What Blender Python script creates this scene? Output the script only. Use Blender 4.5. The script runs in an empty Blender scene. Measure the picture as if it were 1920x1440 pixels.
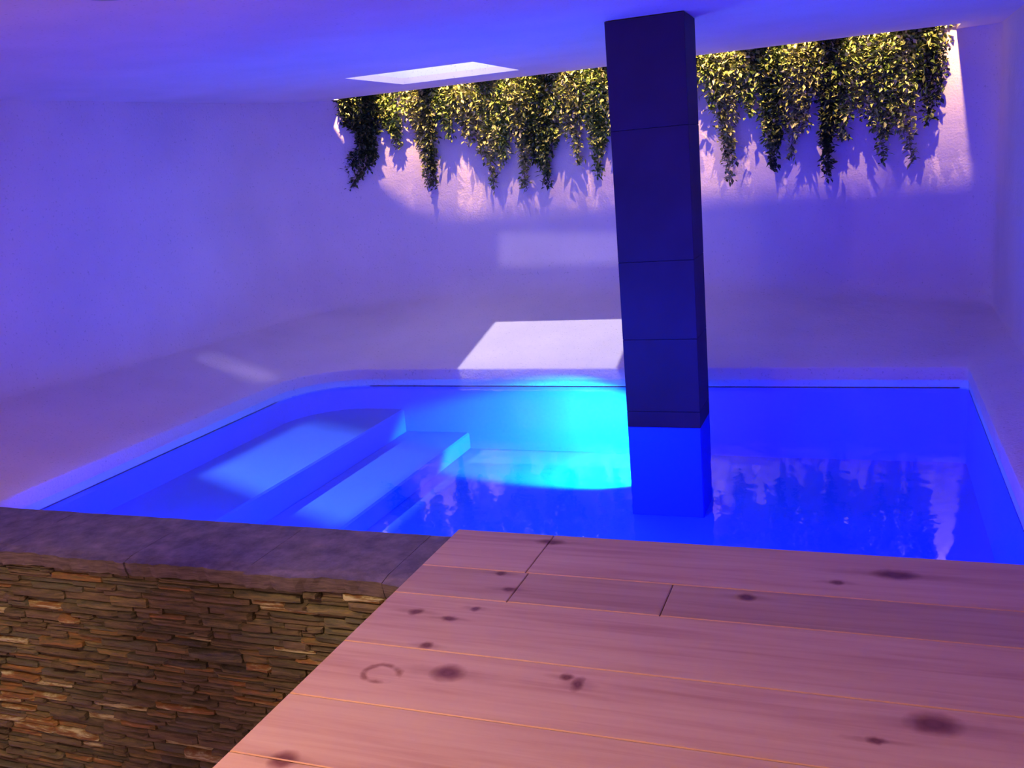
import bpy, bmesh, math, random
from mathutils import Vector, Matrix, noise

# ------------------------------------------------------------------ camera, world, exposure
SC = bpy.context.scene
COL = SC.collection
FPX = 1760.0
YAW, PITCH, ROLL = math.radians(21.388), math.radians(13.173), math.radians(-4.960)
CAM = Vector((0.0, 0.0, 1.65))          # water surface is z = 0

def cam_axes():
    fwd = Vector((-math.sin(YAW)*math.cos(PITCH), math.cos(YAW)*math.cos(PITCH), -math.sin(PITCH)))
    right = Vector((math.cos(YAW), math.sin(YAW), 0))
    up = right.cross(fwd)
    r = right*math.cos(ROLL) + up*math.sin(ROLL)
    u = -right*math.sin(ROLL) + up*math.cos(ROLL)
    return r, u, fwd

cd = bpy.data.cameras.new('camera')
co = bpy.data.objects.new('camera', cd); COL.objects.link(co)
r_, u_, f_ = cam_axes()
co.matrix_world = Matrix(((r_.x, u_.x, -f_.x, CAM.x), (r_.y, u_.y, -f_.y, CAM.y), (r_.z, u_.z, -f_.z, CAM.z), (0, 0, 0, 1)))
cd.sensor_fit = 'HORIZONTAL'; cd.sensor_width = 36.0; cd.lens = FPX/1920*36
cd.clip_start = 0.02
SC.camera = co
SC.view_settings.view_transform = 'Standard'
SC.view_settings.look = 'None'
SC.view_settings.exposure = 0.0
SC.view_settings.gamma = 1.0
SC.view_settings.use_curve_mapping = False
SC.cycles.max_bounces = 8
SC.cycles.diffuse_bounces = 5
SC.cycles.transparent_max_bounces = 12
SC.cycles.caustics_reflective = False
SC.cycles.caustics_refractive = False
SC.cycles.sample_clamp_indirect = 6.0

W = bpy.data.worlds.new('sky'); SC.world = W
W.use_nodes = True
W.node_tree.nodes['Background'].inputs[0].default_value = (0.85, 0.86, 1.0, 1)
W.node_tree.nodes['Background'].inputs[1].default_value = 2.6

def light(name, kind, loc, color, power, target=None, **kw):
    d = bpy.data.lights.new(name, kind); d.color = color; d.energy = power
    for k, v in kw.items(): setattr(d, k, v)
    o = bpy.data.objects.new(name, d); COL.objects.link(o); o.location = loc
    if target is not None:
        o.rotation_euler = (Vector(target)-Vector(loc)).to_track_quat('-Z', 'Y').to_euler()
    return o

CEIL = 2.385
# added lamp above the roof, shining through the skylight on to the far floor
light('added_roof_light', 'SPOT', (-5.4, 7.15, CEIL+7.0), (1.0, 0.98, 0.97), 3000, (-3.2, 7.1, CEIL), spot_size=math.radians(24), spot_blend=0.1, shadow_soft_size=0.05)
# underwater lamps: added blue strips in the near pool wall (hidden under the deck edge), a cyan lamp at the far wall
BLUE = (0.0, 0.010, 1.0)
for x, e, g in ((-3.6, 44, 0.03), (-2.0, 50, 0.24), (-1.0, 56, 0.010), (0.1, 62, 0.010)):
    light('added_pool_strip', 'AREA', (x, 3.46, -0.11), (0.0, g, 1.0), e, (x, 5.0, -0.75), shape='RECTANGLE', size=0.8, size_y=0.08)
light('pool_spot_light', 'SPOT', (-1.33, 5.97, -0.04), (0.0, 0.95, 1.0), 620, (-2.33, 6.80, -0.98), spot_size=math.radians(76), spot_blend=0.18, shadow_soft_size=0.07)
# warm lamps added behind the camera
WARM = (1.0, 0.64, 0.40)

# ------------------------------------------------------------------ helpers
def link(name, me, m=None, parent=None, smooth=False):
    o = bpy.data.objects.new(name, me); COL.objects.link(o)
    if m is not None:
        me.materials.clear(); me.materials.append(m)
    if parent is not None: o.parent = parent
    if smooth:
        for p in me.polygons: p.use_smooth = True
    return o

def mesh(name, verts, faces):
    me = bpy.data.meshes.new(name); me.from_pydata([tuple(v) for v in verts], [], faces); me.update()
    return me

def bm_mesh(name, bm, normals=True):
    if normals: bmesh.ops.recalc_face_normals(bm, faces=bm.faces)
    me = bpy.data.meshes.new(name); bm.to_mesh(me); bm.free(); return me

def add_box(bm, a, b, bevel=0.0):
    vs = [bm.verts.new((x, y, z)) for x in (a[0], b[0]) for y in (a[1], b[1]) for z in (a[2], b[2])]
    fs = [bm.faces.new([vs[i] for i in q]) for q in ((0,1,3,2),(4,6,7,5),(0,4,5,1),(2,3,7,6),(0,2,6,4),(1,5,7,3))]
    if bevel:
        es = list({e for f in fs for e in f.edges})
        bmesh.ops.bevel(bm, geom=es, offset=bevel, segments=1, affect='EDGES', profile=0.5)

def box(name, a, b, m, parent=None, bevel=0.0):
    bm = bmesh.new(); add_box(bm, a, b, bevel)
    return link(name, bm_mesh(name, bm), m, parent)

def add_cyl(bm, p0, p1, r0, r1=None, n=16, caps=True):
    p0, p1 = Vector(p0), Vector(p1); r1 = r0 if r1 is None else r1
    d = (p1-p0).normalized(); a = d.orthogonal().normalized(); b = d.cross(a)
    A = [bm.verts.new(p0+(a*math.cos(t)+b*math.sin(t))*r0) for t in [2*math.pi*i/n for i in range(n)]]
    B = [bm.verts.new(p1+(a*math.cos(t)+b*math.sin(t))*r1) for t in [2*math.pi*i/n for i in range(n)]]
    for i in range(n): bm.faces.new((A[i], A[(i+1)%n], B[(i+1)%n], B[i]))
    if caps: bm.faces.new(A[::-1]); bm.faces.new(B)

def empty(name, loc=(0,0,0)):
    o = bpy.data.objects.new(name, None); COL.objects.link(o); o.location = loc; o.empty_display_size = 0.1
    return o

def tag(o, label=None, cat=None, group=None, kind=None):
    if label: o['label'] = label
    if cat: o['category'] = cat
    if group: o['group'] = group
    if kind: o['kind'] = kind
    return o

# ------------------------------------------------------------------ materials
def mat(name):
    m = bpy.data.materials.new(name); m.use_nodes = True
    nt = m.node_tree; return m, nt, nt.nodes, nt.links, nt.nodes['Principled BSDF']

def nnode(ns, t, **kw):
    n = ns.new(t)
    for k, v in kw.items(): setattr(n, k, v)
    return n

def ramp(ns, stops):
    n = ns.new('ShaderNodeValToRGB'); e = n.color_ramp.elements
    while len(e) < len(stops): e.new(0.5)
    for i, (p, c) in enumerate(stops): e[i].position = p; e[i].color = (*c, 1)
    return n

def simple(name, col, rough=0.6, metallic=0.0, spec=0.5):
    m, nt, ns, ls, b = mat(name)
    b.inputs['Base Color'].default_value = (*col, 1); b.inputs['Roughness'].default_value = rough
    b.inputs['Metallic'].default_value = metallic; b.inputs['Specular IOR Level'].default_value = spec
    tc = ns.new('ShaderNodeTexCoord'); no = nnode(ns, 'ShaderNodeTexNoise'); no.inputs['Scale'].default_value = 30
    hs = ns.new('ShaderNodeHueSaturation'); hs.inputs['Color'].default_value = (*col, 1)
    mr = ns.new('ShaderNodeMapRange'); mr.inputs['To Min'].default_value = 0.85; mr.inputs['To Max'].default_value = 1.15
    ls.new(tc.outputs['Object'], no.inputs['Vector']); ls.new(no.outputs['Fac'], mr.inputs['Value'])
    ls.new(mr.outputs['Result'], hs.inputs['Value']); ls.new(hs.outputs['Color'], b.inputs['Base Color'])
    return m

def plaster(name, col, bump=0.25):
    m, nt, ns, ls, b = mat(name)
    tc = ns.new('ShaderNodeTexCoord')
    n1 = nnode(ns, 'ShaderNodeTexNoise'); n1.inputs['Scale'].default_value = 1.7; n1.inputs['Detail'].default_value = 6
    n2 = nnode(ns, 'ShaderNodeTexNoise'); n2.inputs['Scale'].default_value = 60; n2.inputs['Detail'].default_value = 4
    n3 = nnode(ns, 'ShaderNodeTexNoise'); n3.inputs['Scale'].default_value = 7; n3.inputs['Detail'].default_value = 5
    for n in (n1, n2, n3): ls.new(tc.outputs['Object'], n.inputs['Vector'])
    rp = ramp(ns, [(0.3, tuple(c*0.90 for c in col)), (0.7, col)])
    ls.new(n1.outputs['Fac'], rp.inputs['Fac'])
    sp = ramp(ns, [(0.30, (0.55,)*3), (0.37, (1,)*3)])
    ls.new(n2.outputs['Fac'], sp.inputs['Fac'])
    mx = nnode(ns, 'ShaderNodeMixRGB', blend_type='MULTIPLY'); mx.inputs['Fac'].default_value = 0.5
    ls.new(rp.outputs['Color'], mx.inputs['Color1']); ls.new(sp.outputs['Color'], mx.inputs['Color2'])
    ls.new(mx.outputs['Color'], b.inputs['Base Color'])
    b.inputs['Roughness'].default_value = 0.85; b.inputs['Specular IOR Level'].default_value = 0.2
    ad = nnode(ns, 'ShaderNodeMath', operation='ADD'); ls.new(n2.outputs['Fac'], ad.inputs[0])
    mu = nnode(ns, 'ShaderNodeMath', operation='MULTIPLY'); mu.inputs[1].default_value = 2.5
    ls.new(n3.outputs['Fac'], mu.inputs[0]); ls.new(mu.outputs[0], ad.inputs[1])
    bp = ns.new('ShaderNodeBump'); bp.inputs['Strength'].default_value = bump; bp.inputs['Distance'].default_value = 0.02
    ls.new(ad.outputs[0], bp.inputs['Height']); ls.new(bp.outputs['Normal'], b.inputs['Normal'])
    return m

M_PLASTER = plaster('wall_plaster', (0.80, 0.68, 0.76))
M_CEIL = plaster('ceiling_plaster', (0.84, 0.73, 0.84), 0.05)
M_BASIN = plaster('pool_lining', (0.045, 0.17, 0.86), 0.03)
M_SHAFT = plaster('shaft_white', (0.86, 0.85, 0.86), 0.03)
M_BLACK = simple('black_metal', (0.02, 0.02, 0.025), 0.45)
M_STEEL = simple('brushed_steel', (0.45, 0.45, 0.47), 0.3, 1.0)

def water_mat():
    m, nt, ns, ls, b = mat('pool_water'); ns.remove(b)
    tr = ns.new('ShaderNodeBsdfTransparent'); tr.inputs['Color'].default_value = (0.86, 0.95, 1.0, 1)
    gl = ns.new('ShaderNodeBsdfGlossy'); gl.inputs['Roughness'].default_value = 0.03
    ge = ns.new('ShaderNodeNewGeometry'); dt = nnode(ns, 'ShaderNodeVectorMath', operation='DOT_PRODUCT')
    ls.new(ge.outputs['Incoming'], dt.inputs[0]); ls.new(ge.outputs['Normal'], dt.inputs[1])
    def mth(op, a, b_=None):
        n = nnode(ns, 'ShaderNodeMath', operation=op)
        for i, v in enumerate((a, b_)):
            if v is None: continue
            if isinstance(v, (int, float)): n.inputs[i].default_value = v
            else: ls.new(v, n.inputs[i])
        return n.outputs[0]
    # Schlick reflectance of water, the same from above and below
    om = mth('SUBTRACT', 1.0, mth('ABSOLUTE', dt.outputs['Value']))
    sch = mth('ADD', 0.02, mth('MULTIPLY', 0.98, mth('POWER', om, 5.0)))
    tc = ns.new('ShaderNodeTexCoord'); no = nnode(ns, 'ShaderNodeTexNoise'); no.inputs['Scale'].default_value = 5; no.inputs['Detail'].default_value = 2
    bp = ns.new('ShaderNodeBump'); bp.inputs['Strength'].default_value = 0.10; bp.inputs['Distance'].default_value = 0.02
    ls.new(tc.outputs['Object'], no.inputs['Vector']); ls.new(no.outputs['Fac'], bp.inputs['Height'])
    ls.new(bp.outputs['Normal'], gl.inputs['Normal'])
    mx = ns.new('ShaderNodeMixShader')
    ls.new(sch, mx.inputs[0]); ls.new(tr.outputs[0], mx.inputs[1]); ls.new(gl.outputs[0], mx.inputs[2])
    ls.new(mx.outputs[0], ns['Material Output'].inputs['Surface'])
    return m
M_WATER = water_mat()

def column_mat():
    m, nt, ns, ls, b = mat('navy_column_paint')
    tc = ns.new('ShaderNodeTexCoord'); no = nnode(ns, 'ShaderNodeTexNoise'); no.inputs['Scale'].default_value = 3; no.inputs['Detail'].default_value = 8
    ls.new(tc.outputs['Object'], no.inputs['Vector'])
    rp = ramp(ns, [(0.3, (0.026, 0.012, 0.050)), (0.7, (0.034, 0.016, 0.066))])
    ls.new(no.outputs['Fac'], rp.inputs['Fac']); ls.new(rp.outputs['Color'], b.inputs['Base Color'])
    b.inputs['Roughness'].default_value = 0.7; b.inputs['Specular IOR Level'].default_value = 0.25
    return m
M_COLUMN = column_mat()
M_COLBASE = simple('column_base_painted_glow', (0.012, 0.012, 0.60), 0.5)  # blue lamp light on the submerged navy column, put into the colour

def slate_mat(name, stops, bump, rand=True):
    m, nt, ns, ls, b = mat(name)
    tc = ns.new('ShaderNodeTexCoord'); oi = ns.new('ShaderNodeObjectInfo'); ge = ns.new('ShaderNodeNewGeometry')
    rp = ramp(ns, stops)
    mp = ns.new('ShaderNodeMapping'); mp.inputs['Scale'].default_value = (3, 3, 26)
    ls.new(ge.outputs['Position'], mp.inputs['Vector'])
    no = nnode(ns, 'ShaderNodeTexNoise'); no.inputs['Scale'].default_value = 3.2; no.inputs['Detail'].default_value = 6; no.inputs['Roughness'].default_value = 0.65
    ls.new(mp.outputs['Vector'], no.inputs['Vector'])
    if rand:
        mr = ns.new('ShaderNodeMapRange'); mr.inputs['From Min'].default_value = 0.3; mr.inputs['From Max'].default_value = 0.7
        mr.inputs['To Min'].default_value = -0.10; mr.inputs['To Max'].default_value = 0.10
        ls.new(no.outputs['Fac'], mr.inputs['Value'])
        ad = nnode(ns, 'ShaderNodeMath', operation='ADD', use_clamp=True)
        ls.new(oi.outputs['Random'], ad.inputs[0]); ls.new(mr.outputs['Result'], ad.inputs[1]); ls.new(ad.outputs[0], rp.inputs['Fac'])
    else:
        ls.new(no.outputs['Fac'], rp.inputs['Fac'])
    hs = ns.new('ShaderNodeHueSaturation'); m2 = ns.new('ShaderNodeMapRange')
    m2.inputs['From Min'].default_value = 0.3; m2.inputs['From Max'].default_value = 0.7; m2.inputs['To Min'].default_value = 0.6; m2.inputs['To Max'].default_value = 1.35
    ls.new(no.outputs['Fac'], m2.inputs['Value']); ls.new(m2.outputs['Result'], hs.inputs['Value'])
    ls.new(rp.outputs['Color'], hs.inputs['Color']); ls.new(hs.outputs['Color'], b.inputs['Base Color'])
    b.inputs['Roughness'].default_value = 0.65
    bp = ns.new('ShaderNodeBump'); bp.inputs['Strength'].default_value = bump; bp.inputs['Distance'].default_value = 0.02
    ls.new(no.outputs['Fac'], bp.inputs['Height']); ls.new(bp.outputs['Normal'], b.inputs['Normal'])
    return m
STONE_STOPS = [(0.0, (0.10, 0.085, 0.055)), (0.22, (0.17, 0.115, 0.070)), (0.45, (0.20, 0.13, 0.09)), (0.62, (0.13, 0.115, 0.085)),
               (0.80, (0.25, 0.17, 0.08)), (0.92, (0.34, 0.14, 0.05)), (0.96, (0.36, 0.25, 0.12)), (1.0, (0.55, 0.45, 0.30))]
M_STONE = slate_mat('stacked_slate', [(p, (c[0], c[1]*1.22, c[2]*1.05)) for p, c in STONE_STOPS], 0.7)
M_JOINT = simple('dark_mortar', (0.018, 0.013, 0.010), 0.9)
M_COPING = slate_mat('coping_slate', [(0.25, (0.12, 0.10, 0.10)), (0.75, (0.18, 0.15, 0.145))], 0.35, False)

# ------------------------------------------------------------------ setting: walls, floor rim, pool
def bez(p, q, r, t):
    p, q, r = Vector(p), Vector(q), Vector(r)
    return p*(1-t)**2 + q*2*t*(1-t) + r*t*t

def path():
    """plan outline of the room wall with the matching point of the pool edge and the wall base height"""
    P = []
    lx = lambda y: -5.36 - (7.3-y)*0.158
    PX, PY, PR, RX = -4.45, 6.71, 0.55, 0.62
    for i in range(15):
        y = 3.42 + (7.3-3.42)*i/14
        iy = 3.42 + (PY-PR-3.42)*i/14
        P.append(((lx(y), y), (PX, iy), 0.35, 0.12, 'left'))
    for i in range(1, 21):
        t = i/20
        c = bez((lx(7.3), 7.3), (-5.22, 8.56), (-3.9, 8.6), t)
        a = math.pi - math.pi/2*t
        P.append(((c.x, c.y), (PX+PR+PR*math.cos(a), PY-PR+PR*math.sin(a)), 0.35+0.10*t, 0.12+0.18*t, 'far'))
    for i in range(1, 25):
        t = i/24
        P.append(((-3.9+(0.75+3.9)*t, 8.6), (PX+PR+(RX-0.05-PX-PR)*t, PY), 0.45-0.23*max(0, (t-0.55)/0.45), 0.30-0.15*max(0, (t-0.55)/0.45), 'far'))
    for i in range(1, 9):
        a = math.pi/2*(1-i/8)
        P.append(((0.75+0.2*math.cos(a), 8.4+0.2*math.sin(a)), (RX-0.05+0.05*math.cos(a), PY-0.05+0.05*math.sin(a)), 0.22, 0.15, 'far'))
    for i in range(1, 15):
        t = i/14
        P.append(((0.95, 8.4-(8.4-3.42)*t), (RX, PY-0.05-(PY-0.05-3.42)*t), 0.22-0.07*t, 0.15-0.05*t, 'right'))
    return P
PATH = path()
RIM = 0.09

# sloping plaster floor around the pool, coved up into the walls
rows = []
for (ox, oy), (ix, iy), zb, r, side in PATH:
    i3 = Vector((ix, iy, RIM)); o3 = Vector((ox, oy, zb)); d = o3-i3; L = d.length
    s = o3 - d*min(r/L, 0.6)
    row = [Vector((ix, iy, -0.06)), Vector((ix, iy, RIM-0.012)), i3 + d.normalized()*0.012]
    for k in range(1, 7): row.append(i3.lerp(s, k/6))
    for k in range(1, 9): row.append(bez(s, o3, o3+Vector((0, 0, r)), k/8))
    rows.append(row)
nv = len(rows[0])
vs = [v for row in rows for v in row]
fs = []
for i in range(len(rows)-1):
    for j in range(nv-1):
        fs.append((i*nv+j, i*nv+j+1, (i+1)*nv+j+1, (i+1)*nv+j))
fl = link('floor', mesh('floor', vs, fs), M_PLASTER, None, True)
tag(fl, 'white plaster floor sloping up from the pool edge to the walls', kind='structure')

# close the near ends of the sloping floor down to the pool wall
for k, row in enumerate((rows[0], rows[-1])):
    pts = [v.copy() for v in row[1:]]
    pts += [Vector((pts[-1].x, pts[-1].y, -0.10)), Vector((pts[0].x, pts[0].y, -0.10))]
    o = link('trim_%d' % (k+1), mesh('trim_%d' % (k+1), pts, [tuple(range(len(pts)))]), M_PLASTER); o['kind'] = 'structure'
WALLTOP = 3.25
def wall_strip(name, pts, top, label):
    """pts: (x, y, z_bottom)"""
    n = 14; vs = []; fs = []
    for x, y, zb in pts:
        for k in range(n+1): vs.append((x, y, zb+(top-zb)*k/n))
    for i in range(len(pts)-1):
        for k in range(n):
            fs.append((i*(n+1)+k, (i+1)*(n+1)+k, (i+1)*(n+1)+k+1, i*(n+1)+k+1))
    return tag(link(name, mesh(name, vs, fs), M_PLASTER, None, True), label, kind='structure')
L_ = [(p[0][0], p[0][1], p[2]+p[3]) for p in PATH if p[4] == 'left']
F_ = [(p[0][0], p[0][1], p[2]+p[3]) for p in PATH if p[4] == 'far']
R_ = [(p[0][0], p[0][1], p[2]+p[3]) for p in PATH if p[4] == 'right']
LOWZ = -1.25
lx = lambda y: -5.36 - (7.3-y)*0.158
wall_strip('wall_left', [(lx(y), y, LOWZ) for y in (-2.5, -1, 0.5, 2, 3.2, 3.419)] + L_, CEIL+0.02, 'white plaster wall left of the pool')
wall_strip('wall_far', [L_[-1]] + F_, WALLTOP, 'white plaster wall behind the pool curving round at its left end')
wall_strip('wall_right', [F_[-1]] + R_ + [(0.95, y, LOWZ) for y in (3.419, 2, 0.5, -1, -2.5)], CEIL+0.02, 'white plaster wall right of the pool')
box('wall_back', (-7.0, -2.6, LOWZ), (0.96, -2.5, CEIL), M_PLASTER)['kind'] = 'structure'
box('floor_lower', (-7.0, -2.5, LOWZ-0.1), (0.95, 2.97, LOWZ), M_PLASTER)['kind'] = 'structure'

# pool basin
basin = tag(empty('pool_basin', (-1.9, 5.0, -0.58)), kind='structure')
outline = [p[1] for p in PATH]
DEPTH = -0.58
def pool_part(name, me, m=M_BASIN):
    o = link(name, me, m, basin); o.matrix_parent_inverse = Matrix.Translation(-Vector(basin.location)); return o
vs = []; fs = []
for x, y in outline: vs += [(x, y, -0.05), (x, y, DEPTH)]
for i in range(len(outline)-1): fs.append((2*i, 2*i+1, 2*i+3, 2*i+2))
n = len(outline); fs.append((2*n-2, 2*n-1, 1, 0))
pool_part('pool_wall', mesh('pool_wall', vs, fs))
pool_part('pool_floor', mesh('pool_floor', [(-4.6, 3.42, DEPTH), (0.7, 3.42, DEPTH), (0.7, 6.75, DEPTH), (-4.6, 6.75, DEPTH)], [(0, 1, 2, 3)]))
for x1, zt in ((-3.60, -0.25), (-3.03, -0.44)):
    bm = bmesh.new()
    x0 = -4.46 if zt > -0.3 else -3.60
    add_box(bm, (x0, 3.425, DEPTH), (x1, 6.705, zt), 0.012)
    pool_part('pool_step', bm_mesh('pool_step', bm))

# water surface
bm = bmesh.new()
bm.faces.new([bm.verts.new((x, y, 0)) for x, y in outline])
bm.normal_update()
if bm.faces[:][0].normal.z < 0: bmesh.ops.reverse_faces(bm, faces=bm.faces[:])
wt = link('pool_water', bm_mesh('pool_water', bm, False), M_WATER)
tag(wt, 'still blue lit water filling the pool', 'water')

# underwater lamp bodies
lamp = tag(empty('underwater_lamp', (-1.30, 5.92, -0.03)), 'round steel underwater lamp on the rear face of the navy column', 'lamp')
bm = bmesh.new(); add_cyl(bm, (0.03, -0.088, 0.0), (0.03, -0.05, 0.0), 0.05, n=20); link('wall_mount', bm_mesh('wall_mount', bm), M_STEEL, lamp)
bm = bmesh.new(); add_cyl(bm, (0.03, -0.05, 0.02), (-0.015, 0.03, -0.005), 0.035, 0.05, n=20); link('lamp_head', bm_mesh('lamp_head', bm), M_STEEL, lamp)
for x in (-3.6, -2.0, -1.0, 0.1):  # bodies of the strips added to supply the blue pool light
    st = tag(empty('added_underwater_strip', (x, 3.43, -0.11)), 'added long blue light strip set in the near pool wall under the coping', 'lamp', 'added blue light strips under the near pool edge')
    bm = bmesh.new(); add_box(bm, (-0.42, -0.005, -0.055), (0.42, 0.012, 0.055), 0.003); link('strip_tray', bm_mesh('strip_tray', bm), M_STEEL, st)
    for z_ in (-0.06, 0.05):
        bm = bmesh.new(); add_box(bm, (-0.42, 0.012, z_), (0.42, 0.02, z_+0.01)); link('strip_edge', bm_mesh('strip_edge', bm), M_STEEL, st)

# ------------------------------------------------------------------ ceiling with skylight and light slot
SK = (-3.73, -2.67, 6.60, 7.59)
SLOT_Y, SLOT_X0, SLOT_X1 = 8.20, -4.79, 0.64
TH = 0.05
def slab(bm, x0, x1, y0, y1, z=CEIL, t=TH): add_box(bm, (x0, y0, z), (x1, y1, z+t))
bm = bmesh.new()
slab(bm, -7.1, 1.1, -2.6, SK[2]); slab(bm, -7.1, SK[0], SK[2], SK[3]); slab(bm, SK[1], 1.1, SK[2], SK[3])
slab(bm, -7.1, 1.1, SK[3], SLOT_Y); slab(bm, -7.1, SLOT_X0, SLOT_Y, 8.9); slab(bm, SLOT_X1, 1.1, SLOT_Y, 8.9)
tag(link('ceiling', bm_mesh('ceiling', bm), M_CEIL), 'smooth white ceiling over the pool', kind='structure')
# cavity above the slot
bm = bmesh.new()
add_box(bm, (SLOT_X0-0.6, 7.72, CEIL+TH), (SLOT_X1+0.6, 7.78, WALLTOP)); add_box(bm, (SLOT_X0-0.6, 7.72, WALLTOP), (SLOT_X1+0.6, 8.9, WALLTOP+0.05))
add_box(bm, (SLOT_X0-0.66, 7.72, CEIL+TH), (SLOT_X0-0.6, 8.9, WALLTOP)); add_box(bm, (SLOT_X1+0.6, 7.72, CEIL+TH), (SLOT_X1+0.66, 8.9, WALLTOP))
tag(link('ceiling_slot', bm_mesh('ceiling_slot', bm), M_SHAFT), 'raised ceiling slot above the hanging plants', kind='structure')
# skylight shaft
win = tag(empty('window_1', ((SK[0]+SK[1])/2, (SK[2]+SK[3])/2, CEIL)), 'square skylight with bright white shaft in the ceiling', kind='structure')
def sk_part(name, a, b):
    o = box(name, a, b, M_SHAFT, win); o.matrix_parent_inverse = Matrix.Translation(-Vector(win.location)); return o
z0, z1, t = CEIL+TH, CEIL+0.30, 0.04
sk_part('shaft_wall', (SK[0]-t, SK[2]-t, z0), (SK[0], SK[3]+t, z1)); sk_part('shaft_wall', (SK[1], SK[2]-t, z0), (SK[1]+t, SK[3]+t, z1))
sk_part('shaft_wall', (SK[0], SK[2]-t, z0), (SK[1], SK[2], z1)); sk_part('shaft_wall', (SK[0], SK[3], z0), (SK[1], SK[3]+t, z1))

# ------------------------------------------------------------------ column
COLX0, COLX1, COLY0, COLY1 = -1.400, -0.950, 5.48, 5.83
colm = tag(empty('column', (-1.175, 5.655, DEPTH)), 'dark navy square column rising from the pool to the ceiling', 'column')
def col_part(name, a, b, m, bev):
    o = box(name, a, b, m, colm, bev); o.matrix_parent_inverse = Matrix.Translation(-Vector(colm.location)); return o
tag(col_part('column_base', (COLX0, COLY0, DEPTH), (COLX1, COLY1, 0.0), M_COLBASE, 0.004), 'foot of the column under water, blue lamp light put in its colour')
zs = [0.0, 0.10, 0.55, 1.02, 1.78, CEIL-0.004]
for a, b in zip(zs, zs[1:]):
    e = 0.0006
    col_part('cladding_panel', (COLX0, COLY0, a+e*(a > 0)), (COLX1, COLY1, b-e), M_COLUMN, 0.002)

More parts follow.
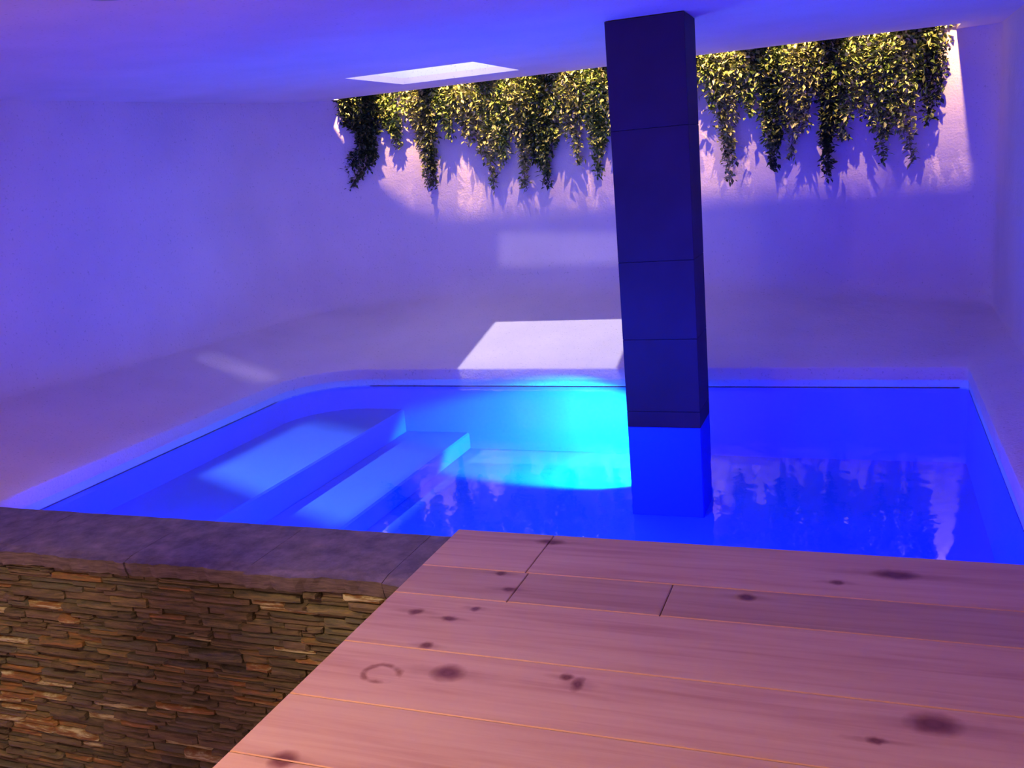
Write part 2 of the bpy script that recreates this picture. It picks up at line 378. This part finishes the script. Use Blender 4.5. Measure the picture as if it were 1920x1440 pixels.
# ------------------------------------------------------------------ wooden deck
DECKZ, DTH, DX0, DX1 = 0.150, 0.04, -1.640, 0.945
KNOTS = [(-1.204, 2.328, .040, .035), (0.161, 2.366, .050, .040), (0.091, 3.258, .060, .030), (-0.386, 2.996, .022, .022), (-1.344, 2.471, .016, .018),
         (-1.485, 2.681, .022, .018), (-1.346, 2.656, .022, .015), (-1.283, 2.743, .014, .014), (-1.296, 3.030, .016, .014), (-1.466, 1.825, .030, .030),
         (-1.204, 3.345, .045, .022), (-0.099, 3.164, .018, .016), (-0.796, 2.350, .014, .030), (-0.84, 2.38, .016, .016), (-1.22, 2.905, .022, .016), (0.02, 2.26, .02, .012)]
def wood_mat():
    m, nt, ns, ls, b = mat('pine_boards')
    ge = ns.new('ShaderNodeNewGeometry'); oi = ns.new('ShaderNodeObjectInfo')
    off = nnode(ns, 'ShaderNodeVectorMath', operation='ADD')
    cb = ns.new('ShaderNodeCombineXYZ'); mu = nnode(ns, 'ShaderNodeMath', operation='MULTIPLY'); mu.inputs[1].default_value = 37
    ls.new(oi.outputs['Random'], mu.inputs[0]); ls.new(mu.outputs[0], cb.inputs['X']); ls.new(mu.outputs[0], cb.inputs['Z'])
    ls.new(ge.outputs['Position'], off.inputs[0]); ls.new(cb.outputs[0], off.inputs[1])
    mp = ns.new('ShaderNodeMapping'); mp.inputs['Scale'].default_value = (1.1, 22, 1); ls.new(off.outputs[0], mp.inputs['Vector'])
    n1 = nnode(ns, 'ShaderNodeTexNoise'); n1.inputs['Scale'].default_value = 1.6; n1.inputs['Detail'].default_value = 7; n1.inputs['Distortion'].default_value = 0.6
    ls.new(mp.outputs['Vector'], n1.inputs['Vector'])
    mp2 = ns.new('ShaderNodeMapping'); mp2.inputs['Scale'].default_value = (0.8, 5, 1); ls.new(off.outputs[0], mp2.inputs['Vector'])
    n2 = nnode(ns, 'ShaderNodeTexNoise'); n2.inputs['Scale'].default_value = 1.4; n2.inputs['Detail'].default_value = 3; ls.new(mp2.outputs['Vector'], n2.inputs['Vector'])
    ad = nnode(ns, 'ShaderNodeMath', operation='ADD'); ls.new(n1.outputs['Fac'], ad.inputs[0]); ls.new(n2.outputs['Fac'], ad.inputs[1])
    rp = ramp(ns, [(0.32, (0.44, 0.25, 0.17)), (0.50, (0.55, 0.35, 0.235)), (0.68, (0.61, 0.42, 0.285))])
    hf = nnode(ns, 'ShaderNodeMath', operation='MULTIPLY'); hf.inputs[1].default_value = 0.5; ls.new(ad.outputs[0], hf.inputs[0]); ls.new(hf.outputs[0], rp.inputs['Fac'])
    hs = ns.new('ShaderNodeHueSaturation'); ls.new(oi.outputs['Alpha'], hs.inputs['Value']); ls.new(rp.outputs['Color'], hs.inputs['Color'])
    col = hs.outputs['Color']
    # knots: distance to each knot centre, stretched along the grain
    wob = nnode(ns, 'ShaderNodeTexNoise'); wob.inputs['Scale'].default_value = 26; ls.new(ge.outputs['Position'], wob.inputs['Vector'])
    wv = nnode(ns, 'ShaderNodeVectorMath', operation='MULTIPLY_ADD'); wv.inputs[1].default_value = (0.022, 0.022, 0); ls.new(wob.outputs['Color'], wv.inputs[0])
    sh = nnode(ns, 'ShaderNodeVectorMath', operation='SUBTRACT'); sh.inputs[1].default_value = (0.011, 0.011, 0); ls.new(ge.outputs['Position'], sh.inputs[0]); ls.new(sh.outputs[0], wv.inputs[2])
    tot = None; halo = None
    def mx(a, b_):
        if a is None: return b_
        n = nnode(ns, 'ShaderNodeMath', operation='MINIMUM'); ls.new(a, n.inputs[0]); ls.new(b_, n.inputs[1]); return n.outputs[0]
    for kx, ky, rx, ry in KNOTS:
        s = nnode(ns, 'ShaderNodeVectorMath', operation='SUBTRACT'); s.inputs[1].default_value = (kx, ky, DECKZ); ls.new(wv.outputs[0], s.inputs[0])
        g = nnode(ns, 'ShaderNodeVectorMath', operation='MULTIPLY'); g.inputs[1].default_value = (1/rx, 1/ry, 0); ls.new(s.outputs[0], g.inputs[0])
        ln = nnode(ns, 'ShaderNodeVectorMath', operation='LENGTH'); ls.new(g.outputs[0], ln.inputs[0])
        tot = mx(tot, ln.outputs['Value'])
        g2 = nnode(ns, 'ShaderNodeVectorMath', operation='MULTIPLY'); g2.inputs[1].default_value = (1/(rx*5), 1/(ry*1.1), 0); ls.new(s.outputs[0], g2.inputs[0])
        l2 = nnode(ns, 'ShaderNodeVectorMath', operation='LENGTH'); ls.new(g2.outputs[0], l2.inputs[0])
        halo = mx(halo, l2.outputs['Value'])
    hr = ramp(ns, [(0.0, (0.68, 0.60, 0.60)), (1.0, (1, 1, 1))]); ls.new(halo, hr.inputs['Fac'])
    kr = ramp(ns, [(0.0, (0.50, 0.34, 0.32)), (0.30, (0.36, 0.22, 0.21)), (0.50, (0.50, 0.36, 0.34)), (1.0, (1, 1, 1))])
    k05 = nnode(ns, 'ShaderNodeMath', operation='MULTIPLY'); k05.inputs[1].default_value = 0.62; ls.new(tot, k05.inputs[0]); ls.new(k05.outputs[0], kr.inputs['Fac'])
    for r in (hr, kr):
        mm = nnode(ns, 'ShaderNodeMixRGB', blend_type='MULTIPLY'); mm.inputs['Fac'].default_value = 1; ls.new(col, mm.inputs['Color1']); ls.new(r.outputs['Color'], mm.inputs['Color2']); col = mm.outputs['Color']
    # worn ring left on the board
    s = nnode(ns, 'ShaderNodeVectorMath', operation='SUBTRACT'); s.inputs[1].default_value = (-1.411, 2.283, DECKZ); ls.new(wv.outputs[0], s.inputs[0])
    g = nnode(ns, 'ShaderNodeVectorMath', operation='MULTIPLY'); g.inputs[1].default_value = (1/.060, 1/.050, 0); ls.new(s.outputs[0], g.inputs[0])
    ln = nnode(ns, 'ShaderNodeVectorMath', operation='LENGTH'); ls.new(g.outputs[0], ln.inputs[0])
    h2 = nnode(ns, 'ShaderNodeMath', operation='MULTIPLY'); h2.inputs[1].default_value = 0.5; ls.new(ln.outputs['Value'], h2.inputs[0])
    rr = ramp(ns, [(0.34, (1, 1, 1)), (0.45, (0.50, 0.36, 0.34)), (0.53, (0.55, 0.42, 0.4)), (0.62, (1, 1, 1))]); ls.new(h2.outputs[0], rr.inputs['Fac'])
    mm = nnode(ns, 'ShaderNodeMixRGB', blend_type='MULTIPLY'); ls.new(col, mm.inputs['Color1']); ls.new(rr.outputs['Color'], mm.inputs['Color2']); col = mm.outputs['Color']
    bn = nnode(ns, 'ShaderNodeTexNoise'); bn.inputs['Scale'].default_value = 14; ls.new(ge.outputs['Position'], bn.inputs['Vector'])
    br = ramp(ns, [(0.40, (0, 0, 0)), (0.58, (1, 1, 1))]); ls.new(bn.outputs['Fac'], br.inputs['Fac']); ls.new(br.outputs['Color'], mm.inputs['Fac'])
    ls.new(col, b.inputs['Base Color'])
    b.inputs['Roughness'].default_value = 0.55; b.inputs['Specular IOR Level'].default_value = 0.35
    bp = ns.new('ShaderNodeBump'); bp.inputs['Strength'].default_value = 0.12; bp.inputs['Distance'].default_value = 0.004
    ls.new(n1.outputs['Fac'], bp.inputs['Height']); ls.new(bp.outputs['Normal'], b.inputs['Normal'])
    return m
M_WOOD = wood_mat()
M_EDGE = simple('worn_board_edge', (0.58, 0.32, 0.20), 0.5)
M_GAP = simple('dark_joint', (0.05, 0.022, 0.018), 0.9)
deck = tag(empty('wooden_deck', (-0.35, 1.0, DECKZ-DTH)), 'reddish pine board deck jutting over the near pool edge', 'deck')
def plank(x0, x1, y0, y1, tone=1.0):
    g = 0.0016
    bm = bmesh.new(); add_box(bm, (x0+(g if x0 > DX0 else 0), y0+g, DECKZ-DTH), (x1-g, y1-g, DECKZ))
    bm.edges.ensure_lookup_table()
    es = [e for e in bm.edges if all(abs(v.co.z-DECKZ) < 1e-6 for v in e.verts)]
    bmesh.ops.bevel(bm, geom=es, offset=0.0028, segments=1, affect='EDGES', profile=0.5)
    me = bm_mesh('plank', bm)
    o = link('plank', me, M_WOOD, deck); o.matrix_parent_inverse = Matrix.Translation(-Vector(deck.location))
    me.materials.append(M_EDGE); o.color = (1, 1, 1, tone)
    for p in me.polygons:
        if 0.2 < p.normal.z < 0.95 and abs(p.normal.y) > 0.2: p.material_index = 1
    return o
SEAMS = [3.416, 3.052, 2.812, 2.445, 2.120, 1.825, 1.50, 1.17, 0.84, 0.52, 0.19, -0.14, -0.46, -0.80]
for k, (y1, y0) in enumerate(zip(SEAMS, SEAMS[1:])):
    cuts = {0: [-1.208], 1: [-1.194, -0.648]}.get(k, [])
    xs = [DX0] + cuts + [DX1]
    for q, (a, b) in enumerate(zip(xs, xs[1:])): plank(a, b, y0, y1, (1.04, 0.86, 1.0, 1.04, 1.0, 1.08)[k % 6] - 0.03*q)
o = box('wall_deck_base', (DX0+0.03, -0.80, LOWZ), (DX1, 2.90, DECKZ-DTH-0.001), M_GAP); o['kind'] = 'structure'

# ------------------------------------------------------------------ coping slabs on the near pool wall
rnd = random.Random(5)
cop = tag(empty('pool_coping', (-3.9, 3.2, 0.0)), 'dark slate coping slabs capping the stacked stone pool wall', 'coping')
CZ = 0.108
def coping_slab(x0, x1, k):
    nx, ny = max(8, int((x1-x0)/0.03)), 8
    g = 0.0012; bm = bmesh.new(); T = []; B = []
    for i in range(nx+1):
        x = x0+g+(x1-x0-2*g)*i/nx
        fr = 2.958 + 0.020*noise.noise((x*5, k*3.1, 0)) + 0.014*noise.noise((x*21, 7.7, k))
        bk = 3.425 + 0.006*noise.noise((x*9, 2.2, 1.3))
        zt = lambda j: CZ + 0.0015*noise.noise((x*6, j*0.9, k)) - (0.010+0.006*noise.noise((x*14, 1, 2)) if j == 0 else 0)
        T.append([bm.verts.new((x, fr+(bk-fr)*(j/ny), zt(j))) for j in range(ny+1)])
        f2 = fr + 0.004 + 0.018*abs(noise.noise((x*17, 3.3, k)))
        B.append([bm.verts.new((x, f2, 0.055)), bm.verts.new((x, f2+0.005+0.01*noise.noise((x*25, 1, 1)), 0.030)), bm.verts.new((x, bk, 0.030))])
    for i in range(nx):
        for j in range(ny): bm.faces.new((T[i][j], T[i+1][j], T[i+1][j+1], T[i][j+1]))
        bm.faces.new((B[i][0], B[i+1][0], T[i+1][0], T[i][0])); bm.faces.new((B[i][1], B[i+1][1], B[i+1][0], B[i][0]))
        bm.faces.new((B[i][2], B[i+1][2], B[i+1][1], B[i][1])); bm.faces.new((T[i][ny], T[i+1][ny], B[i+1][2], B[i][2]))
    for i in (0, nx): bm.faces.new(T[i] + [B[i][2], B[i][1], B[i][0]])
    o = link('coping_slab', bm_mesh('coping_slab', bm), M_COPING, cop); o.matrix_parent_inverse = Matrix.Translation(-Vector(cop.location))
cx = [-5.965, -5.25, -4.55, -3.78, -3.05, -2.42, -1.78, -1.15, -0.45, 0.25, 0.94]
for k, (a, b) in enumerate(zip(cx, cx[1:])): coping_slab(a, b, k)

# ------------------------------------------------------------------ stacked stone pool wall
wf = box('wall_pool', (-6.05, 3.02, LOWZ), (0.94, 3.40, 0.03), M_JOINT)
tag(wf, 'stacked slate stone face of the near pool wall', kind='structure')
def stone_mesh(seed):
    r = random.Random(seed); bm = bmesh.new()
    # unit stone: x 0..1, z 0..1, front towards -y (depth 1)
    fx = [0, 0.06+0.05*r.random(), 0.35+0.3*r.random(), 0.94-0.05*r.random(), 1]
    grid = []
    for i, x in enumerate(fx):
        col = []
        for k, z in enumerate((0, 0.22, 0.78, 1)):
            edge = (i in (0, 4)) or (k in (0, 3))
            y = -1.0 + (0.28+0.25*r.random() if edge else 0.16*r.random())
            zz = z + (0.10*(r.random()-.5) if i not in () else 0)
            col.append(bm.verts.new((x, y, zz)))
        grid.append(col)
    for i in range(4):
        for k in range(3): bm.faces.new((grid[i][k], grid[i+1][k], grid[i+1][k+1], grid[i][k+1]))
    back = [bm.verts.new(p) for p in ((0, 0, 0), (1, 0, 0), (1, 0, 1), (0, 0, 1))]
    bm.faces.new([grid[i][0] for i in range(4, -1, -1)] + [back[0], back[1]])
    bm.faces.new([grid[i][3] for i in range(5)] + [back[2], back[3]])
    bm.faces.new([grid[0][k] for k in range(4)] + [back[3], back[0]])
    bm.faces.new([grid[4][k] for k in range(3, -1, -1)] + [back[1], back[2]])
    return bm_mesh('stone', bm)
SM = [stone_mesh(s) for s in range(14)]
for me in SM: me.materials.append(M_STONE)
rnd = random.Random(11)
stones = []
z = 0.022
while z > LOWZ+0.01:
    h = rnd.choice((0.018, 0.022, 0.026, 0.030, 0.036, 0.042))
    x = -6.0 + rnd.random()*0.1
    while x < -0.9:
        l = rnd.uniform(0.07, 0.34)
        if rnd.random() < 0.25 and h > 0.028:      # a course split into two thin stones
            for q in (0, 1): stones.append((x, z-h*(1-q*0.5), l, h*0.5, rnd.uniform(0.020, 0.050)))
        else:
            stones.append((x, z-h, l, h, rnd.uniform(0.018, 0.058)))
        x += l
    z -= h
def visible(s):
    x, zz, l, h, d = s
    px = Vector((x+l/2, 2.98, zz+h/2)) - CAM
    v = (px.dot(r_), -px.dot(u_), px.dot(f_)); X = 960+FPX*v[0]/v[2]; Y = 720+FPX*v[1]/v[2]
    if X < -40 or Y > 1470: return 0
    # hidden under the deck: the line of sight crosses the deck plane inside the deck
    t = (CAM.z-DECKZ)/(CAM.z-(zz+h/2)); dx = CAM.x+px.x*t; dy = CAM.y+px.y*t
    if dx > DX0+0.03: return 0
    return l*h
order = sorted(range(len(stones)), key=lambda i: -visible(stones[i]))
nvis = sum(1 for s in stones if visible(s) > 0)
print('STONES', len(stones), 'visible', nvis)
keep = set(order[:300])
bm_rest = bmesh.new()
for i, s in enumerate(stones):
    x, zz, l, h, d = s; me = SM[rnd.randrange(len(SM))]
    g = 0.0012
    mtx = Matrix.Translation((x+g, 3.022, zz+g)) @ Matrix.Rotation(rnd.uniform(-0.012, 0.012), 4, 'Y') @ Matrix.Diagonal((l-2*g, d, h-2*g, 1))
    if i in keep and visible(s) > 0:
        o = bpy.data.objects.new('stone', me); COL.objects.link(o); o.parent = wf; o.matrix_world = mtx
    else:
        tmp = me.copy(); tmp.transform(mtx); bm_rest.from_mesh(tmp); bpy.data.meshes.remove(tmp)
me = bpy.data.meshes.new('small_stones'); bm_rest.to_mesh(me); bm_rest.free()
o = link('small_stones', me, M_STONE, wf); o['kind'] = 'stuff'

# ------------------------------------------------------------------ hanging plants in the slot
tro = tag(empty('planter_trough', (-2.05, 8.49, 2.46)), 'long white planter trough set in the ceiling slot behind foliage', 'planter')
def tr_part(name, a, b):
    o = box(name, a, b, M_SHAFT, tro, 0.004); o.matrix_parent_inverse = Matrix.Translation(-Vector(tro.location)); return o
tr_part('front_panel', (-3.85, 8.465, 2.48), (0.60, 8.48, 2.62)); tr_part('bottom_panel', (-3.85, 8.465, 2.46), (0.60, 8.59, 2.48))
tr_part('end_panel', (-3.85, 8.48, 2.48), (-3.83, 8.59, 2.62)); tr_part('end_panel', (0.58, 8.48, 2.48), (0.60, 8.59, 2.62))
M_SOIL = simple('soil', (0.05, 0.03, 0.02), 0.95)
o = box('soil', (-3.83, 8.48, 2.48), (0.58, 8.59, 2.60), M_SOIL, tro); o.matrix_parent_inverse = Matrix.Translation(-Vector(tro.location))

def leaf_mat(name, stops):
    m, nt, ns, ls, b = mat(name)
    ge = ns.new('ShaderNodeNewGeometry'); rp = ramp(ns, stops)
    ls.new(ge.outputs['Random Per Island'], rp.inputs['Fac']); ls.new(rp.outputs['Color'], b.inputs['Base Color'])
    b.inputs['Roughness'].default_value = 0.5
    return m
M_LEAVES = [leaf_mat('leaf_green', [(0, (0.030, 0.065, 0.012)), (0.4, (0.12, 0.20, 0.035)), (0.75, (0.38, 0.44, 0.12)), (1, (0.52, 0.48, 0.24))]),
            leaf_mat('leaf_olive', [(0, (0.06, 0.07, 0.02)), (0.5, (0.30, 0.34, 0.10)), (1, (0.60, 0.56, 0.30))]),
            leaf_mat('leaf_dark', [(0, (0.015, 0.03, 0.008)), (0.6, (0.05, 0.085, 0.02)), (1, (0.16, 0.15, 0.05))])]
M_STEM = simple('vine_stem', (0.10, 0.07, 0.03), 0.8)
prnd = random.Random(3)
def add_leaf(vs, fs, p, d, up, L, w):
    s = d.cross(up)
    if s.length < 1e-3: s = d.orthogonal()
    s.normalize(); nrm = s.cross(d)
    k = len(vs)
    vs += [p, p+d*L*0.45+s*w+nrm*w*0.35, p+d*L, p+d*L*0.45-s*w+nrm*w*0.35, p+d*L*0.5]
    fs += [(k, k+1, k+4), (k+1, k+2, k+4), (k+2, k+3, k+4), (k+3, k, k+4)]
def hanging_plant(x, length, spread, dens, sway, lm, label, group=None, y0=8.53, ztop=2.60, bushy=0.5, hook=0.0, ywall=8.585):
    root = empty('hanging_plant', (x, y0, ztop))
    tag(root, label, 'plant', group)
    vs = []; fs = []; stems = bmesh.new(); prev = None
    ns_ = max(4, int(5+spread*30))
    for s in range(ns_):
        f = 1.0 if s == 0 else (0.85 if s == 1 else 0.25+0.55*prnd.random()**1.3)
        Ls = max(0.25, length*f)
        ang = prnd.uniform(-1, 1) if s else 0.0
        x0 = prnd.uniform(-0.4, 0.4)*spread*(s > 0)
        pts = []
        N = 14
        for i in range(N+1):
            t = i/N; dn = Ls*t
            out = 0.10*math.sin(min(dn/0.16, 1.0)*1.57)*(1-0.75*min(1, dn/0.8))*(0.8+0.2*prnd.random())
            rise = 0.10*math.sin(min(dn/0.30, 1.0)*3.14)
            fan = spread*ang*0.75*math.sin(min(dn/0.35, 1.0)*1.57)*(1-0.75*t*f)
            hk = hook*max(0, t-0.72)**1.3*(f > 0.75)
            pts.append(Vector((x0*(1-0.6*t)+fan+sway*t*t*length+hk+0.010*prnd.uniform(-1, 1), -out+0.008*prnd.uniform(-1, 1), rise-dn)))
        pts[0] = Vector((0, 0, 0))
        for a, b in zip(pts, pts[1:]): add_cyl(stems, a, b, 0.0030, n=4, caps=False)
        nl = int(dens*Ls*330)
        for i in range(nl):
            t = prnd.random()
            q = t*N; k = min(int(q), N-1); p = pts[k].lerp(pts[k+1], q-k)
            w = (1-t)**0.6
            p = p + Vector((prnd.gauss(0, 0.014+0.045*w*bushy), prnd.gauss(-0.005, 0.016+0.014*w), prnd.gauss(0, 0.02)))
            if y0+p.y > ywall: p.y = ywall-y0
            d = Vector((prnd.gauss(0, 0.7), prnd.gauss(-0.35, 0.5), prnd.gauss(-0.45+0.6*w, 0.6)))
            if d.length < 0.1: d = Vector((0, -1, 0))
            d.normalize()
            add_leaf(vs, fs, p, d, Vector((prnd.gauss(0, .4), prnd.gauss(0, .4), 1)).normalized(), prnd.uniform(0.034, 0.070), prnd.uniform(0.010, 0.018))
    st = link('stem', bm_mesh('stem', stems), M_STEM, root); st['kind'] = 'stuff'
    o = link('foliage', mesh('foliage', vs, fs), lm, root); o['kind'] = 'stuff'
    return root

def wx(px, py, Y):
    """room position of a point seen at pixel (px, py) on the plane y = Y"""
    d = r_*((px-960)/FPX) - u_*((py-720)/FPX) + f_
    return CAM + d*(Y/d.y)
# vines: tip pixel, spread, density, sway, leaf kind, hook, label
VINES = [
 (712, 356, 0.30, 2.4, 0.00, 2, -2.0, 'dense dark hanging plant at the curved end of the wall, its tip trailing sideways'),
 (800, 346, 0.20, 1.0, 0.03, 1, 0, 'olive trailing plant next to the dense dark one'),
 (812, 350, 0.12, 1.1, 0.00, 2, 0, 'narrow dark trailing plant with a straight pointed tip'),
 (925, 348, 0.22, 0.9, 0.06, 1, 0, 'thin olive vine slanting down to the lit plaster rim'),
 (945, 300, 0.14, 1.1, 0.00, 0, 0, 'short green trailing plant above the slanting olive vine'),
 (985, 356, 0.14, 0.9, 0.01, 1, 0, 'long sparse olive vine hanging straight down'),
 (1026, 350, 0.24, 1.2, 0.02, 2, 0, 'bushy dark plant tapering to a thin tip over the faint light patch'),
 (1085, 310, 0.16, 0.9, 0.05, 1, 0, 'small brown green vine with slanting tip beside the column'),
 (1122, 330, 0.14, 1.1, 0.05, 0, 0, 'green vine hanging right beside the column on its skylight side'),
 (1215, 330, 0.26, 1.0, 0.02, 1, 0, 'olive plant hanging behind the column'),
 (1368, 340, 0.18, 1.0, 0.07, 1, 0, 'long olive vine slanting out from behind the column'),
 (1452, 318, 0.16, 1.1, 0.05, 2, 0, 'dark slim vine with a free hanging tail past the column'),
 (1482, 300, 0.14, 0.6, -0.05, 1, 0, 'wispy thin vine slanting back towards the column'),
 (1552, 330, 0.24, 1.5, 0.01, 2, 0, 'largest dark green plant with a thick hanging tail'),
 (1656, 305, 0.22, 1.0, 0.03, 0, 0, 'medium green plant with a short forked tail'),
 (1712, 302, 0.16, 0.8, 0.06, 1, 0, 'sparse brown green vine slanting towards the right wall'),
 (1740, 228, 0.16, 1.1, 0.02, 2, 0, 'short dark plant nearest the right wall'),
]
for px, py, sp, de, sw, lm, hk, lab in VINES:
    tip = wx(px, py, 8.47)
    Ln = 2.60-tip.z
    hanging_plant(tip.x-sw*Ln, Ln, sp, de, sw, M_LEAVES[lm], lab, None, y0=(8.40 if px < 760 else 8.53), ywall=(8.44 if px < 760 else 8.585), hook=hk)
# short bushy crowns filling the top of the slot
XS = [-4.30+i*0.250 for i in range(20)]
for i, x in enumerate(XS):
    hanging_plant(x+prnd.uniform(-.05, .05), (0.42 if i == 19 else prnd.uniform(0.60, 1.05)), (0.18 if i == 19 else 0.32), 1.35, prnd.uniform(0, .06), M_LEAVES[i % 2], ('short bushy bright green plant crowning the planter among the longer vines', 'short bushy olive brown plant crowning the planter among the longer vines')[i % 2], ('bushy green crowns along the planter', 'bushy olive crowns along the planter')[i % 2], bushy=1.0)

# slot lamps: small spotlights lying above the ceiling edge and aimed at the wall
def slot_lamp(x, e, aim_dx=0.0):
    p = Vector((x, 8.131, 2.645))
    root = tag(empty('slot_spotlight', p), 'small black spotlight hidden in the ceiling slot above the plants', 'spotlight', 'spotlights in the ceiling slot')
    bm = bmesh.new(); d = Vector((aim_dx, 0.60, -1.0)).normalized()
    add_cyl(bm, -d*0.11, -d*0.01, 0.035); link('lamp_housing', bm_mesh('lamp_housing', bm), M_BLACK, root)
    bm = bmesh.new(); add_cyl(bm, -d*0.06, Vector((0, 0, WALLTOP-2.645)), 0.008, n=8); link('lamp_stem', bm_mesh('lamp_stem', bm), M_BLACK, root)
    light('slot_spot', 'SPOT', p, (1.0, 0.60, 0.26), e, p+d, spot_size=math.radians(66), spot_blend=0.4, shadow_soft_size=0.007)
for x in [0.61-0.6*i for i in range(9)] + [-4.70]: slot_lamp(x, 92)

# ------------------------------------------------------------------ added room lamps (behind the camera, out of frame) and added shutter projectors
def downlight(x, y, e, label, ang=150, blend=0.9):
    root = tag(empty('downlight', (x, y, CEIL)), label, 'lamp', 'recessed ceiling downlights')
    bm = bmesh.new(); n = 24
    ro, ri = 0.075, 0.055
    A = [[bm.verts.new((r*math.cos(2*math.pi*i/n), r*math.sin(2*math.pi*i/n), z)) for i in range(n)] for r, z in ((ro, -0.001), (ro, -0.012), (ri, -0.012), (ri, -0.001))]
    for a, b in zip(A, A[1:]):
        for i in range(n): bm.faces.new((a[i], a[(i+1) % n], b[(i+1) % n], b[i]))
    link('trim_ring', bm_mesh('trim_ring', bm), M_STEEL, root)
    light('downlight_bulb', 'SPOT', (x, y, CEIL-0.03), WARM, e, (x, y, 0), spot_size=math.radians(ang), spot_blend=blend, shadow_soft_size=0.05)
downlight(-2.35, 0.9, 235, 'added steel ringed downlight in the ceiling above the lower floor')  # added lamp, warm light for deck and stone wall
downlight(-0.3, 0.2, 58, 'added steel ringed downlight in the ceiling above the wooden deck')  # added lamp, more warm light on the deck
downlight(-2.64, 2.98, 0.5, 'steel ringed unlit downlight in the ceiling above the coping')

def pendant(x, y, z, e, label):  # lamp added as pinkish fill for ceiling and walls
    root = tag(empty('added_globe_pendant', (x, y, z)), label, 'lamp')
    bm = bmesh.new(); add_cyl(bm, (0, 0, 0.13), (0, 0, CEIL-z), 0.008, n=8); link('pendant_rod', bm_mesh('pendant_rod', bm), M_STEEL, root)
    bm = bmesh.new(); add_cyl(bm, (0, 0, 0.10), (0, 0, 0.15), 0.06, 0.03); link('pendant_cap', bm_mesh('pendant_cap', bm), M_STEEL, root)
    light('added_pendant_bulb', 'POINT', (x, y, z), (1.0, 0.55, 0.38), e, shadow_soft_size=0.12)
pendant(-2.6, -0.9, 1.75, 66, 'added globe pendant giving warm fill light over the lower floor')

def projector(L, corners, e, label, col=(1, 0.93, 1.0), frac=0.10):  # added lamps for the faint patches on wall, floor and steps
    """added spotlight behind a four bladed shutter; the opening frames the lit patch"""
    L = Vector(L); c = [L.lerp(Vector(q), frac) for q in corners]; m = sum(c, Vector())/4; d = (m-L).normalized()
    root = tag(empty('added_patch_projector', L), label, 'spotlight')
    rad = max((q-m).length for q in c)*1.15 + 0.02
    ax = d.orthogonal().normalized(); ay = d.cross(ax)
    n = 32; bm = bmesh.new()
    # front plate: square ring between the opening and a round rim
    cs = sorted(c, key=lambda q: math.atan2((q-m).dot(ay), (q-m).dot(ax)))
    ins = [cs[i].lerp(cs[(i+1) % 4], k/8) for i in range(4) for k in range(8)]
    ous = []
    for q in ins:
        w_ = (q-m) - d*(q-m).dot(d); ous.append(m+w_.normalized()*rad)
    I = [bm.verts.new(q-L) for q in ins]; O = [bm.verts.new(q-L) for q in ous]
    for i in range(n): bm.faces.new((I[i], I[(i+1) % n], O[(i+1) % n], O[i]))
    link('shutter', bm_mesh('shutter', bm), M_BLACK, root)
    bm = bmesh.new()
    bl = (m-L).length + 0.08
    O = [bm.verts.new(q-L) for q in ous]; B = [bm.verts.new(q-L-d*bl) for q in ous]
    for i in range(n): bm.faces.new((O[i], O[(i+1) % n], B[(i+1) % n], B[i]))
    bm.faces.new(B)
    link('housing', bm_mesh('housing', bm), M_BLACK, root)
    bm = bmesh.new(); add_cyl(bm, (0, 0, rad*0.7), (0, 0, CEIL-L.z), 0.012, n=10); link('hanger', bm_mesh('hanger', bm), M_BLACK, root)
    light('added_patch_spot', 'SPOT', L, col, e, m, spot_size=math.radians(60), spot_blend=0.05, shadow_soft_size=0.004)
def flr(px, py, z): 
    d = r_*((px-960)/FPX) - u_*((py-720)/FPX) + f_
    return CAM + d*((z-CAM.z)/d.z)
projector((-2.4, 0.8, 2.0), [wx(938, 437, 8.6), wx(1190, 437, 8.6), wx(1190, 494, 8.6), wx(935, 500, 8.6)], 300, 'added black shutter projector casting the faint patch on the far wall', frac=0.06)
projector((-3.4, 1.1, 1.95), [flr(370, 668, .28), flr(390, 664, .29), flr(510, 703, .17), flr(478, 713, .15)], 520, 'added black shutter projector casting the light strip on the sloping floor', frac=0.06)
projector((-5.0, 1.8, 2.1), [Vector(q) for q in ((-4.28, 6.28, -.25), (-3.03, 6.2, -.44), (-3.03, 4.7, -.44), (-4.28, 5.0, -.25))], 1700, 'added black shutter projector casting the light patch on the pool steps', frac=0.05)
